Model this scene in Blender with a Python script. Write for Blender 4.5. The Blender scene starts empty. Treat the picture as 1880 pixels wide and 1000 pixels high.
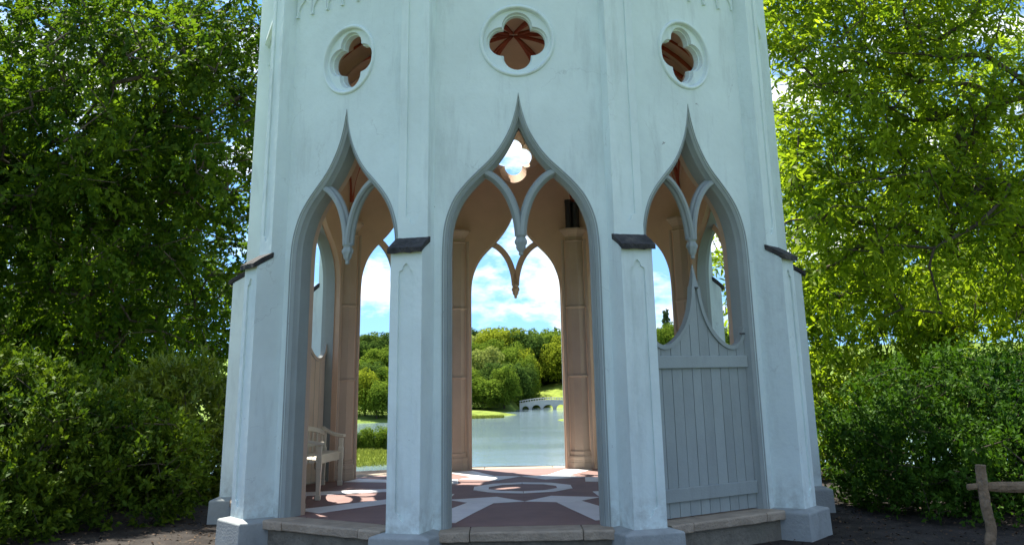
import bpy, math, random
import numpy as np
from mathutils import Matrix, Vector
from mathutils.geometry import tessellate_polygon
R = math.radians
sc = bpy.context.scene
COL = sc.collection

# ---------------------------------------------------------------- camera
CAM = Vector((-0.166, -13.687, 1.369)); YAW, PIT, ROLL = 0.01056, 0.30884, -0.01728
cam = bpy.data.cameras.new('camera'); co = bpy.data.objects.new('camera', cam); COL.objects.link(co)
_F = Vector((math.sin(YAW), math.cos(YAW), 0)); _R = Vector((math.cos(YAW), -math.sin(YAW), 0)); _U = Vector((0, 0, 1))
_F2 = _F*math.cos(PIT)+_U*math.sin(PIT); _U2 = -_F*math.sin(PIT)+_U*math.cos(PIT)
_R3 = _R*math.cos(ROLL)+_U2*math.sin(ROLL); _U3 = -_R*math.sin(ROLL)+_U2*math.cos(ROLL)
co.matrix_world = Matrix(((_R3.x, _U3.x, -_F2.x, CAM.x), (_R3.y, _U3.y, -_F2.y, CAM.y), (_R3.z, _U3.z, -_F2.z, CAM.z), (0, 0, 0, 1)))
cam.sensor_width = 36; cam.sensor_fit = 'HORIZONTAL'; cam.lens = 36*1899/1880
cam.shift_y = -(500-78)/1880; cam.clip_start = 0.1; cam.clip_end = 6000
sc.camera = co

# ---------------------------------------------------------------- sky and sun
SUN_EL = R(60); SUN_LEFT = R(37)               # sun stands behind the temple, to the left
S = Vector((-math.sin(SUN_LEFT)*math.cos(SUN_EL), math.cos(SUN_LEFT)*math.cos(SUN_EL), math.sin(SUN_EL)))
w = bpy.data.worlds.new('World'); sc.world = w; w.use_nodes = True
nt = w.node_tree; nt.nodes.clear(); N = nt.nodes.new; L = nt.links.new
sky = N('ShaderNodeTexSky'); sky.sky_type = 'NISHITA'; sky.sun_disc = False
sky.sun_elevation = SUN_EL; sky.sun_rotation = -SUN_LEFT; sky.air_density = 1.0; sky.dust_density = 0.0; sky.ozone_density = 2.0
tc = N('ShaderNodeTexCoord'); sep = N('ShaderNodeSeparateXYZ'); L(tc.outputs['Generated'], sep.inputs[0])
za = N('ShaderNodeMath'); za.operation = 'MAXIMUM'; L(sep.outputs['Z'], za.inputs[0]); za.inputs[1].default_value = 0
zb = N('ShaderNodeMath'); zb.operation = 'MULTIPLY_ADD'; L(za.outputs[0], zb.inputs[0]); zb.inputs[1].default_value = 0.75; zb.inputs[2].default_value = 0.20
cmv = N('ShaderNodeCombineXYZ'); L(sep.outputs['X'], cmv.inputs[0]); L(sep.outputs['Y'], cmv.inputs[1]); L(zb.outputs[0], cmv.inputs[2])
nrm = N('ShaderNodeVectorMath'); nrm.operation = 'NORMALIZE'; L(cmv.outputs[0], nrm.inputs[0]); L(nrm.outputs[0], sky.inputs['Vector'])
cmb = N('ShaderNodeMapping'); L(tc.outputs['Generated'], cmb.inputs[0]); cmb.inputs['Scale'].default_value = (1, 1, 2.3)
nz = N('ShaderNodeTexNoise'); nz.inputs['Scale'].default_value = 9.0; nz.inputs['Detail'].default_value = 8; nz.inputs['Roughness'].default_value = 0.58
L(cmb.outputs[0], nz.inputs['Vector'])
rp = N('ShaderNodeValToRGB'); rp.color_ramp.elements[0].position = 0.49; rp.color_ramp.elements[1].position = 0.63
L(nz.outputs['Fac'], rp.inputs[0])
nz2 = N('ShaderNodeTexNoise'); nz2.inputs['Scale'].default_value = 15; nz2.inputs['Detail'].default_value = 6; L(cmb.outputs[0], nz2.inputs['Vector'])
crp = N('ShaderNodeValToRGB'); crp.color_ramp.elements[0].position = 0.3; crp.color_ramp.elements[1].position = 0.62
crp.color_ramp.elements[0].color = (0.50, 0.60, 0.72, 1); crp.color_ramp.elements[1].color = (1, 1, 1, 1); L(nz2.outputs['Fac'], crp.inputs[0])
cl = N('ShaderNodeVectorMath'); cl.operation = 'SCALE'; L(crp.outputs[0], cl.inputs[0]); cl.inputs['Scale'].default_value = 9.0
mx = N('ShaderNodeMix'); mx.data_type = 'RGBA'; L(rp.outputs[0], mx.inputs['Factor'])
hs = N('ShaderNodeHueSaturation'); hs.inputs['Saturation'].default_value = 1.2; L(sky.outputs[0], hs.inputs['Color']); L(hs.outputs[0], mx.inputs['A'])
L(cl.outputs[0], mx.inputs['B'])
bg = N('ShaderNodeBackground'); bg.inputs['Strength'].default_value = 0.088; L(mx.outputs['Result'], bg.inputs['Color'])
wo = N('ShaderNodeOutputWorld'); L(bg.outputs[0], wo.inputs[0])
sun = bpy.data.lights.new('sun', 'SUN'); sun.energy = 5.0; sun.angle = R(0.5); sun.color = (1.0, 0.95, 0.86)
so = bpy.data.objects.new('sun', sun); COL.objects.link(so); so.rotation_euler = S.to_track_quat('Z', 'Y').to_euler(); so.location = S*60
sc.view_settings.view_transform = 'Standard'; sc.view_settings.look = 'None'; sc.view_settings.gamma = 1
sc.view_settings.use_curve_mapping = False; sc.view_settings.exposure = 1.45
try:
    sc.cycles.use_denoising = True; sc.cycles.max_bounces = 8; sc.cycles.transmission_bounces = 6; sc.cycles.transparent_max_bounces = 8
except Exception: pass

# ---------------------------------------------------------------- materials
MATS = {}
class _Co:
    def __init__(s, o): s.outputs = {'Object': o}
def objco(n, l):
    """object coordinates, shifted per object so that copies do not repeat their stains"""
    c = n.new('ShaderNodeTexCoord'); i = n.new('ShaderNodeObjectInfo'); k = n.new('ShaderNodeVectorMath'); k.operation = 'MULTIPLY_ADD'
    l.new(i.outputs['Random'], k.inputs[0]); k.inputs[1].default_value = (37.0, 61.0, 0.0); l.new(c.outputs['Object'], k.inputs[2]); return _Co(k.outputs[0])
def mat(name, col, rough=0.8, var=0.12, scale=3.0, bump=0.0, bscale=60.0, spec=0.3, stain=None, stain_amt=0.0, stain_scale=1.2, streak=False):
    """painted / stone surface: base colour, broad tone variation, stains and fine relief"""
    m = bpy.data.materials.new(name); m.use_nodes = True; t = m.node_tree; n = t.nodes; l = t.links
    b = n['Principled BSDF']; b.inputs['Roughness'].default_value = rough
    b.inputs['Specular IOR Level'].default_value = spec
    c = objco(n, l)
    a = n.new('ShaderNodeTexNoise'); a.inputs['Scale'].default_value = scale; a.inputs['Detail'].default_value = 7; a.inputs['Roughness'].default_value = 0.62
    l.new(c.outputs['Object'], a.inputs['Vector'])
    r = n.new('ShaderNodeValToRGB'); r.color_ramp.elements[0].position = 0.3; r.color_ramp.elements[1].position = 0.7
    r.color_ramp.elements[0].color = (*[x*(1-var) for x in col], 1); r.color_ramp.elements[1].color = (*[min(1, x*(1+var)) for x in col], 1)
    l.new(a.outputs['Fac'], r.inputs[0]); out = r.outputs[0]
    if stain:
        mp = n.new('ShaderNodeMapping'); l.new(c.outputs['Object'], mp.inputs[0])
        mp.inputs['Scale'].default_value = (1, 1, 0.18) if streak else (1, 1, 1)
        s = n.new('ShaderNodeTexNoise'); s.inputs['Scale'].default_value = stain_scale*(3 if streak else 1); s.inputs['Detail'].default_value = 9; s.inputs['Roughness'].default_value = 0.7
        l.new(mp.outputs[0], s.inputs['Vector'])
        q = n.new('ShaderNodeValToRGB'); q.color_ramp.elements[0].position = 0.52; q.color_ramp.elements[1].position = 0.78
        q.color_ramp.elements[0].color = (0, 0, 0, 1); q.color_ramp.elements[1].color = (stain_amt,)*3+(1,)
        l.new(s.outputs['Fac'], q.inputs[0])
        k = n.new('ShaderNodeMix'); k.data_type = 'RGBA'; l.new(q.outputs[0], k.inputs['Factor']); l.new(out, k.inputs['A']); k.inputs['B'].default_value = (*stain, 1)
        out = k.outputs['Result']
    l.new(out, b.inputs['Base Color'])
    if bump:
        g = n.new('ShaderNodeTexNoise'); g.inputs['Scale'].default_value = bscale; g.inputs['Detail'].default_value = 5; l.new(c.outputs['Object'], g.inputs['Vector'])
        u = n.new('ShaderNodeBump'); u.inputs['Strength'].default_value = bump; u.inputs['Distance'].default_value = 0.02
        l.new(g.outputs['Fac'], u.inputs['Height']); l.new(u.outputs[0], b.inputs['Normal'])
    MATS[name] = m; return m

def leafmat(name, c0, c1, trans=0.35, tcol=None, rough=0.45, spec=0.35):
    m = bpy.data.materials.new(name); m.use_nodes = True; t = m.node_tree; n = t.nodes; l = t.links
    b = n['Principled BSDF']; b.inputs['Roughness'].default_value = rough; b.inputs['Specular IOR Level'].default_value = spec
    g = n.new('ShaderNodeNewGeometry'); r = n.new('ShaderNodeValToRGB')
    r.color_ramp.elements[0].color = (*c0, 1); r.color_ramp.elements[1].color = (*c1, 1)
    c = n.new('ShaderNodeTexCoord'); a = n.new('ShaderNodeTexNoise'); a.inputs['Scale'].default_value = 0.9; a.inputs['Detail'].default_value = 2
    l.new(c.outputs['Object'], a.inputs['Vector'])
    ad = n.new('ShaderNodeMath'); ad.operation = 'MULTIPLY_ADD'; l.new(g.outputs['Random Per Island'], ad.inputs[0]); ad.inputs[1].default_value = 0.5
    sb = n.new('ShaderNodeMath'); sb.operation = 'MULTIPLY_ADD'; l.new(a.outputs['Fac'], sb.inputs[0]); sb.inputs[1].default_value = 1.2; sb.inputs[2].default_value = -0.98
    a5 = n.new('ShaderNodeTexNoise'); a5.inputs['Scale'].default_value = 4.5; a5.inputs['Detail'].default_value = 2; l.new(c.outputs['Object'], a5.inputs['Vector'])
    s5 = n.new('ShaderNodeMath'); s5.operation = 'MULTIPLY_ADD'; l.new(a5.outputs['Fac'], s5.inputs[0]); s5.inputs[1].default_value = 1.3; l.new(sb.outputs[0], s5.inputs[2])
    l.new(s5.outputs[0], ad.inputs[2]); l.new(ad.outputs[0], r.inputs[0]); l.new(r.outputs[0], b.inputs['Base Color'])
    tr = n.new('ShaderNodeBsdfTranslucent')
    if tcol:
        k = n.new('ShaderNodeMix'); k.data_type = 'RGBA'; k.blend_type = 'MULTIPLY'; k.inputs['Factor'].default_value = 1
        l.new(r.outputs[0], k.inputs['A']); k.inputs['B'].default_value = (*tcol, 1); l.new(k.outputs['Result'], tr.inputs['Color'])
    else: l.new(r.outputs[0], tr.inputs['Color'])
    x = n.new('ShaderNodeMixShader'); x.inputs[0].default_value = trans; l.new(b.outputs[0], x.inputs[1]); l.new(tr.outputs[0], x.inputs[2])
    l.new(x.outputs[0], n['Material Output'].inputs['Surface']); MATS[name] = m; return m

mat('limewash', (0.69, 0.785, 0.755), 0.75, 0.08, 1.1, 0.3, 14, 0.2, (0.36, 0.41, 0.40), 0.55, 1.3, True)
def specks(name, col, amt=0.75, scale=7.0, lo=0.70):
    t = MATS[name].node_tree; n = t.nodes; l = t.links; b = n['Principled BSDF']; src = b.inputs['Base Color'].links[0].from_socket
    c = objco(n, l); a = n.new('ShaderNodeTexNoise'); a.inputs['Scale'].default_value = scale; a.inputs['Detail'].default_value = 5; a.inputs['Roughness'].default_value = 0.75; l.new(c.outputs['Object'], a.inputs['Vector'])
    r = n.new('ShaderNodeValToRGB'); r.color_ramp.elements[0].position = lo; r.color_ramp.elements[1].position = lo+0.02; r.color_ramp.elements[0].color = (0, 0, 0, 1); r.color_ramp.elements[1].color = (amt,)*3+(1,)
    l.new(a.outputs['Fac'], r.inputs[0]); k = n.new('ShaderNodeMix'); k.data_type = 'RGBA'; l.new(r.outputs[0], k.inputs['Factor']); l.new(src, k.inputs['A']); k.inputs['B'].default_value = (*col, 1); l.new(k.outputs['Result'], b.inputs['Base Color'])
def per_object_tone(name, amt):
    t = MATS[name].node_tree; n = t.nodes; l = t.links; b = n['Principled BSDF']; src = b.inputs['Base Color'].links[0].from_socket
    i = n.new('ShaderNodeObjectInfo'); r = n.new('ShaderNodeMapRange'); l.new(i.outputs['Random'], r.inputs['Value']); r.inputs['To Min'].default_value = 1-amt; r.inputs['To Max'].default_value = 1+amt
    k = n.new('ShaderNodeVectorMath'); k.operation = 'SCALE'; l.new(src, k.inputs[0]); l.new(r.outputs[0], k.inputs['Scale']); l.new(k.outputs[0], b.inputs['Base Color'])
specks('limewash', (0.16, 0.15, 0.13))
def weather(name, foot=True):
    t = MATS[name].node_tree; n = t.nodes; l = t.links; b = n['Principled BSDF']; c = objco(n, l)
    def mixin(fac, col):
        src = b.inputs['Base Color'].links[0].from_socket; k = n.new('ShaderNodeMix'); k.data_type = 'RGBA'; l.new(fac, k.inputs['Factor']); l.new(src, k.inputs['A']); k.inputs['B'].default_value = (*col, 1); l.new(k.outputs['Result'], b.inputs['Base Color'])
    def noise(sc_, det=4, ro=.6):
        a = n.new('ShaderNodeTexNoise'); a.inputs['Scale'].default_value = sc_; a.inputs['Detail'].default_value = det; a.inputs['Roughness'].default_value = ro; l.new(c.outputs['Object'], a.inputs['Vector']); return a
    def rng_(src, a0, a1, t0, t1):
        r = n.new('ShaderNodeMapRange'); l.new(src, r.inputs['Value']); r.inputs['From Min'].default_value = a0; r.inputs['From Max'].default_value = a1; r.inputs['To Min'].default_value = t0; r.inputs['To Max'].default_value = t1; return r.outputs[0]
    def mul(x, y):
        m = n.new('ShaderNodeMath'); m.operation = 'MULTIPLY'; l.new(x, m.inputs[0]); l.new(y, m.inputs[1]); return m.outputs[0]
    w1 = noise(2.2, 5); ad = n.new('ShaderNodeVectorMath'); ad.operation = 'MULTIPLY_ADD'; l.new(w1.outputs['Color'], ad.inputs[0]); ad.inputs[1].default_value = (.5, .5, .5); l.new(c.outputs['Object'], ad.inputs[2])
    v = n.new('ShaderNodeTexVoronoi'); v.feature = 'DISTANCE_TO_EDGE'; v.inputs['Scale'].default_value = 0.9; l.new(ad.outputs[0], v.inputs['Vector'])
    mixin(mul(rng_(v.outputs['Distance'], 0.0, 0.005, 0.32, 0.0), rng_(noise(1.7).outputs['Fac'], .5, .62, 0, 1)), (0.25, 0.27, 0.26))
    mixin(mul(rng_(noise(0.7, 6, .65).outputs['Fac'], .45, .75, 0, .22), rng_(noise(9, 4).outputs['Fac'], .35, .65, .4, 1)), (0.45, 0.52, 0.50))
    if foot:
        sp = n.new('ShaderNodeSeparateXYZ'); l.new(c.outputs['Object'], sp.inputs[0])
        mixin(mul(rng_(sp.outputs['Z'], 0.0, 0.42, 1, 0), rng_(noise(7, 6, .7).outputs['Fac'], .42, .68, 0, .55)), (0.22, 0.21, 0.16))
weather('limewash')
mat('plinth_paint', (0.315, 0.335, 0.32), 0.8, 0.12, 4, 0.35, 40, 0.2, (0.16, 0.175, 0.16), 0.6, 2.5)
mat('grey_paint', (0.30, 0.335, 0.32), 0.55, 0.07, 3, 0.12, 45, 0.3, (0.23, 0.25, 0.235), 0.6, 2.0, True)
mat('inner_paint', (0.60, 0.435, 0.315), 0.8, 0.10, 1.4, 0.12, 40, 0.2, (0.44, 0.30, 0.205), 0.5, 1.0)
mat('column_paint', (0.45, 0.36, 0.275), 0.7, 0.08, 2.0, 0.12, 40, 0.25, (0.36, 0.27, 0.21), 0.4, 1.6, True)
mat('cream_paint', (0.62, 0.52, 0.40), 0.6, 0.08, 3, 0.1, 50, 0.3)
mat('red_paint', (0.36, 0.085, 0.045), 0.7, 0.15, 3, 0.1, 50, 0.25)
mat('slate', (0.045, 0.043, 0.042), 0.85, 0.5, 9, 0.8, 55, 0.3, (0.16, 0.14, 0.11), 0.8, 7)
mat('floor_red', (0.225, 0.132, 0.112), 0.75, 0.14, 2.4, 0.25, 90, 0.35, (0.16, 0.10, 0.09), 0.5, 1.4)
mat('floor_stone', (0.74, 0.74, 0.73), 0.6, 0.09, 4, 0.2, 70, 0.35, (0.42, 0.40, 0.37), 0.5, 2.0)
mat('step_stone', (0.40, 0.325, 0.24), 0.85, 0.22, 6, 0.6, 45, 0.2, (0.13, 0.115, 0.10), 0.7, 3.0)
mat('base_stone', (0.20, 0.18, 0.14), 0.9, 0.3, 6, 0.8, 35, 0.2, (0.08, 0.09, 0.055), 0.8, 3.0)
mat('bench_paint', (0.62, 0.57, 0.45), 0.5, 0.06, 5, 0.1, 50, 0.4)
mat('black_metal', (0.012, 0.012, 0.014), 0.4, 0.1, 5, 0, 50, 0.5)
mat('iron', (0.05, 0.05, 0.05), 0.6, 0.3, 20, 0.2, 80, 0.4)
mat('oak', (0.19, 0.135, 0.085), 0.85, 0.35, 9, 1.0, 30, 0.15, (0.30, 0.27, 0.22), 0.7, 5)
mat('dead_leaf', (0.085, 0.055, 0.032), 0.9, 0.4, 9)
mat('bark', (0.085, 0.067, 0.05), 0.9, 0.35, 7, 0.9, 22, 0.2, (0.11, 0.12, 0.08), 0.6, 4)
mat('soil', (0.035, 0.030, 0.026), 0.95, 0.5, 2.2, 0.9, 30, 0.1, (0.09, 0.078, 0.062), 0.6, 5)
mat('grass_ground', (0.13, 0.19, 0.035), 0.95, 0.35, 0.05, 0.5, 1.5, 0.1, (0.20, 0.24, 0.05), 0.8, 0.03)
mat('lawn', (0.17, 0.22, 0.035), 0.95, 0.45, 0.5, 0.5, 2.5, 0.1, (0.28, 0.30, 0.07), 0.7, 0.08)
mat('bridge_paint', (0.52, 0.52, 0.50), 0.7, 0.1, 1.0, 0.1, 8, 0.2, (0.33, 0.32, 0.29), 0.6, 0.8)
leafmat('leaf_sweet', (0.042, 0.105, 0.010), (0.29, 0.385, 0.026), 0.58, (1.5, 1.45, 0.6), .55, .12)
leafmat('leaf_oak', (0.016, 0.055, 0.009), (0.112, 0.175, 0.016), 0.52, (1.5, 1.5, 0.5), .55, .08)
leafmat('leaf_laurel', (0.06, 0.12, 0.014), (0.24, 0.28, 0.028), 0.35, (1.3, 1.35, 0.6), 0.35, 0.3)
leafmat('leaf_shrub', (0.018, 0.060, 0.009), (0.125, 0.185, 0.014), 0.34, (1.3, 1.3, 0.6), .6, .08)
leafmat('leaf_box', (0.009, 0.040, 0.007), (0.075, 0.150, 0.014), 0.3, (1.3, 1.4, 0.6), 0.6, 0.06)
leafmat('far_yellow', (0.15, 0.20, 0.014), (0.31, 0.355, 0.03), 0.45, None, .9, 0)
leafmat('far_mid', (0.07, 0.135, 0.015), (0.20, 0.27, 0.03), 0.42, None, .9, 0)
leafmat('far_dark', (0.04, 0.085, 0.018), (0.11, 0.17, 0.03), 0.38, None, .9, 0)
leafmat('far_pale', (0.17, 0.22, 0.045), (0.34, 0.38, 0.09), 0.42, None, .9, 0)
leafmat('far_conifer', (0.03, 0.055, 0.022), (0.08, 0.12, 0.04), 0.25, None, .9, 0)
leafmat('reed', (0.15, 0.19, 0.03), (0.30, 0.34, 0.06), 0.3, None, .9, 0)
def water_mat():
    m = bpy.data.materials.new('water'); m.use_nodes = True; t = m.node_tree; n = t.nodes; l = t.links; b = n['Principled BSDF']
    b.inputs['Base Color'].default_value = (0.15, 0.215, 0.24, 1); b.inputs['Roughness'].default_value = 0.10; b.inputs['IOR'].default_value = 1.33
    c = n.new('ShaderNodeTexCoord'); a = n.new('ShaderNodeTexNoise'); a.inputs['Scale'].default_value = 1.1; a.inputs['Detail'].default_value = 4; a.inputs['Roughness'].default_value = 0.6
    l.new(c.outputs['Object'], a.inputs['Vector'])
    mp = n.new('ShaderNodeMapping'); mp.inputs['Scale'].default_value = (0.03, 0.075, 1); l.new(c.outputs['Object'], mp.inputs[0])
    a2 = n.new('ShaderNodeTexNoise'); a2.inputs['Scale'].default_value = 1.0; a2.inputs['Detail'].default_value = 3; l.new(mp.outputs[0], a2.inputs['Vector'])
    r = n.new('ShaderNodeMapRange'); r.inputs['From Min'].default_value = 0.35; r.inputs['From Max'].default_value = 0.62; r.inputs['To Min'].default_value = 0.06; r.inputs['To Max'].default_value = 0.5
    l.new(a2.outputs['Fac'], r.inputs['Value'])
    u = n.new('ShaderNodeBump'); u.inputs['Distance'].default_value = 0.10; l.new(r.outputs[0], u.inputs['Strength'])
    l.new(a.outputs['Fac'], u.inputs['Height']); l.new(u.outputs[0], b.inputs['Normal']); MATS['water'] = m
water_mat()

per_object_tone('grey_paint', 0.07); per_object_tone('floor_stone', 0.08); per_object_tone('step_stone', 0.10); per_object_tone('cream_paint', 0.06)
# ---------------------------------------------------------------- helpers
GZ = -0.28                                     # ground level at the temple; its floor lies at z = 0
class MB:
    def __init__(s): s.v = []; s.f = []; s.m = []
    def quad(s, a, b, c, d, m=0): s.poly([a, b, c, d], m)
    def poly(s, pts, m=0):
        i = len(s.v); s.v += [tuple(p) for p in pts]; s.f.append(tuple(range(i, i+len(pts)))); s.m.append(m)
    def rings(s, rings, closed=True, cap0=False, cap1=False, m=0):
        i = len(s.v); k = len(rings[0])
        for r in rings: s.v += [tuple(p) for p in r]
        for a in range(len(rings)-1):
            for b in range(k if closed else k-1):
                c = (b+1) % k
                s.f.append((i+a*k+b, i+a*k+c, i+(a+1)*k+c, i+(a+1)*k+b)); s.m.append(m)
        if cap0: s.f.append(tuple(i+b for b in reversed(range(k)))); s.m.append(m)
        if cap1: s.f.append(tuple(i+(len(rings)-1)*k+b for b in range(k))); s.m.append(m)
    def cap(s, loops, m=0):
        """flat face with holes: loops[0] outline, the rest holes (3D points)"""
        i = len(s.v); flat = [p for l in loops for p in l]; s.v += [tuple(p) for p in flat]
        for t in tessellate_polygon([[Vector(p) for p in l] for l in loops]):
            s.f.append(tuple(i+x for x in t)); s.m.append(m)
    def box(s, x0, x1, y0, y1, z0, z1, m=0):
        s.rings([[(x0, y0, z0), (x1, y0, z0), (x1, y1, z0), (x0, y1, z0)], [(x0, y0, z1), (x1, y0, z1), (x1, y1, z1), (x0, y1, z1)]], True, True, True, m)
    def plate(s, outer, holes, y0, y1, m=0):
        """outline in (x, z), extruded between y0 and y1"""
        for y in (y0, y1): s.cap([[(x, y, z) for x, z in l] for l in [outer]+holes], m)
        for l in [outer]+holes: s.rings([[(x, y0, z) for x, z in l], [(x, y1, z) for x, z in l]], True, m=m)
    def tube(s, path, rad, k=8, m=0, caps=True):
        path = [Vector(p) for p in path]; n = len(path)
        rad = rad if isinstance(rad, (list, tuple)) else [rad]*n; rr = []; up = Vector((0, 0, 1))
        for i, p in enumerate(path):
            d = (path[min(i+1, n-1)]-path[max(i-1, 0)]).normalized()
            a = d.cross(up); a = a.normalized() if a.length > 0.05 else d.cross(Vector((1, 0, 0))).normalized(); b = a.cross(d)
            rr.append([p+(a*math.cos(2*math.pi*j/k)+b*math.sin(2*math.pi*j/k))*rad[i] for j in range(k)])
        s.rings(rr, True, caps, caps, m)
    def lathe(s, prof, k=16, m=0, c=(0, 0), rot=0.0, sx=1, sy=1):
        s.rings([[(c[0]+r*sx*math.cos(rot+2*math.pi*j/k), c[1]+r*sy*math.sin(rot+2*math.pi*j/k), z) for j in range(k)] for r, z in prof], True, True, True, m)
    def mesh(s, name, mats, smooth=False, split=None):
        me = bpy.data.meshes.new(name); me.from_pydata(s.v, [], s.f)
        for x in (mats if isinstance(mats, (list, tuple)) else [mats]): me.materials.append(MATS[x])
        import bmesh
        bm = bmesh.new(); bm.from_mesh(me)
        for f, q in zip(bm.faces, s.m): f.material_index = q
        bmesh.ops.remove_doubles(bm, verts=bm.verts, dist=1e-5); bmesh.ops.recalc_face_normals(bm, faces=bm.faces)
        if split is not None:                  # second slot on faces that look towards the inside of the temple
            for f in bm.faces:
                if f.normal.y > split: f.material_index = 1
        if smooth:
            for f in bm.faces: f.smooth = True
        bm.to_mesh(me); bm.free(); return me
def link(name, me, parent=None, loc=(0, 0, 0), rz=0.0, bevel=0, rot=None):
    o = bpy.data.objects.new(name, me); COL.objects.link(o); o.location = loc; o.rotation_euler = rot if rot else (0, 0, rz)
    if parent is not None:
        o.parent = parent; o.matrix_parent_inverse = WORLD[parent.name].inverted()
    M = Matrix.LocRotScale(o.location, o.rotation_euler, None)
    WORLD[o.name] = M                          # children are placed in world axes; parents are never rotated away from it
    if bevel:
        b = o.modifiers.new('bevel', 'BEVEL'); b.width = bevel; b.segments = 2; b.limit_method = 'ANGLE'; b.angle_limit = R(40)
    return o
WORLD = {}
def tag(o, label=None, cat=None, group=None, kind=None):
    if label: o['label'] = label
    if cat: o['category'] = cat
    if group: o['group'] = group
    if kind: o['kind'] = kind
    return o
def empty(name, loc, label, cat, group=None):
    o = link(name, None, None, loc); o.empty_display_size = 0.3; return tag(o, label, cat, group)
def catmull(pts, k=3):
    pts = [Vector(p) for p in pts]; out = []
    for i in range(len(pts)-1):
        a, b, c, d = pts[max(i-1, 0)], pts[i], pts[i+1], pts[min(i+2, len(pts)-1)]
        for j in range(k):
            t = j/k; out.append(0.5*((2*b)+(c-a)*t+(2*a-5*b+4*c-d)*t*t+(3*b-a-3*c+d)*t**3))
    out.append(pts[-1]); return out
rng = np.random.default_rng(7); random.seed(7)

# ---------------------------------------------------------------- ground, lake, sky-line terrain
def smooth(a, b, x):
    t = np.clip((x-a)/(b-a), 0, 1); return t*t*(3-2*t)
LAKE = -9.5
def ground_h(x, y):
    x = np.asarray(x, float); y = np.asarray(y, float)
    ys = np.interp(x, [-200, -60, -26, -15, 1, 5, 24, 32, 40, 200], [225, 236, 240, 291, 296, 331, 333, 300, 228, 215])
    h = GZ-(10.6+GZ)*smooth(5, 42, y)
    far = -10.6+0.10*np.maximum(y-ys, 0)+0.6*np.sin(x*0.06+y*0.02)*np.clip((y-ys)/40, 0, 1)
    far = np.minimum(far, 9+0.004*(y-ys))
    return np.where(y > 150, far, h)
def sheet(name, xs, ys, hf, m, smooth_=True):
    X, Y = np.meshgrid(xs, ys); Z = hf(X, Y); nx, ny = len(xs), len(ys)
    me = bpy.data.meshes.new(name); v = np.stack([X, Y, Z], -1).reshape(-1, 3)
    idx = np.arange(nx*ny).reshape(ny, nx); f = np.stack([idx[:-1, :-1], idx[:-1, 1:], idx[1:, 1:], idx[1:, :-1]], -1).reshape(-1, 4)
    me.from_pydata(v.tolist(), [], f.tolist()); me.materials.append(MATS[m])
    me.polygons.foreach_set('use_smooth', [smooth_]*len(me.polygons)); return link(name, me)
gx = np.sinh(np.linspace(-5.2, 5.2, 150))*16; gy = np.concatenate([np.linspace(-400, -40, 10), np.linspace(-34, 90, 70), np.linspace(96, 200, 12), np.linspace(205, 520, 90), np.linspace(560, 2600, 16)])
tag(sheet('ground', gx, gy, ground_h, 'grass_ground'), kind='structure')
tag(sheet('lake', np.linspace(-900, 900, 3), np.linspace(40, 700, 3), lambda X, Y: X*0+LAKE, 'water'), kind='structure')
def disc(name, cx, cy, rx, ry, h, m, z0, seed=0, dome=True, k=48, rings=8, wob=0.12):
    r = random.Random(seed); ph = [r.uniform(0, 6.28) for _ in range(4)]; b = MB(); rr = []
    for i in range(rings+1):
        t = i/rings; row = []
        for j in range(k):
            a = 2*math.pi*j/k; q = 1+wob*(math.sin(2*a+ph[0])*0.5+math.sin(3*a+ph[1])*0.4+math.sin(7*a+ph[2])*0.2)
            s = max(1-t, 0.02); row.append((cx+rx*q*s*math.cos(a), cy+ry*q*s*math.sin(a), z0+h*(math.sin(t*math.pi/2) if dome else 0)))
        rr.append(row)
    b.rings(rr, True, False, True); me = b.mesh(name, m, True); return tag(link(name, me), kind='structure')
disc('path', 0, -6.0, 13, 13, 0, 'soil', GZ+0.004, 3, False)
disc('island', -21, 139, 11, 15.5, 1.1, 'lawn', LAKE-0.55, 5)
disc('lawn_bank', -11, 284, 14.5, 10.5, 1.75, 'lawn', LAKE-0.35, 8)
disc('reed_bank', -9, 267, 8.5, 3.6, 0.7, 'lawn', LAKE-0.35, 9)
disc('lawn_spit', 17, 247, 8, 11, 0.8, 'lawn', LAKE-0.4, 10)
# mown slope behind the bridge
tag(sheet('lawn_slope', np.linspace(4, 40, 19), np.linspace(333, 392, 26), lambda X, Y: np.maximum(ground_h(X, Y)+0.15+0.26*np.clip(X-7, 0, 14)*smooth(334, 374, Y), LAKE-0.8), 'lawn'), kind='structure')

# ---------------------------------------------------------------- the temple
AP, IN = 3.2, 2.90                              # outer and inner apothem of the ten-sided wall
T18 = math.tan(math.pi/10)
temple = empty('gothic_temple', (0, 0, GZ), 'white ten-sided garden temple with tall ogee arches and quatrefoil openings', 'temple')
PO = [(.78, 0), (.785, 2.45), (.78, 2.62), (.765, 2.78), (.725, 2.93), (.655, 3.08), (.55, 3.215), (.42, 3.345), (.31, 3.45), (.205, 3.58), (.10, 3.765), (.035, 3.96), (0, 4.14)]
PI_ = [(.70, 0), (.70, 2.45), (.697, 2.60), (.685, 2.75), (.648, 2.89), (.585, 3.03), (.49, 3.16), (.37, 3.28), (.275, 3.375), (.18, 3.49), (.09, 3.63), (.03, 3.755), (0, 3.81)]
def half(p, k=4):
    q = [Vector(p[0])]+catmull(p[1:], k); return [(v.x, v.y) for v in q]
HO, HI = half(PO), half(PI_)
def archline(t, zb):                            # left foot, over the apex, to the right foot
    h = [(a[0]+(b[0]-a[0])*t, a[1]+(b[1]-a[1])*t) for a, b in zip(HO, HI)]; h[0] = (h[0][0], zb); h[-1] = (0, h[-1][1])
    return [(-x, z) for x, z in h]+[(x, z) for x, z in reversed(h[:-1])]
ZT = 6.6; ZQ = 4.735
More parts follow.
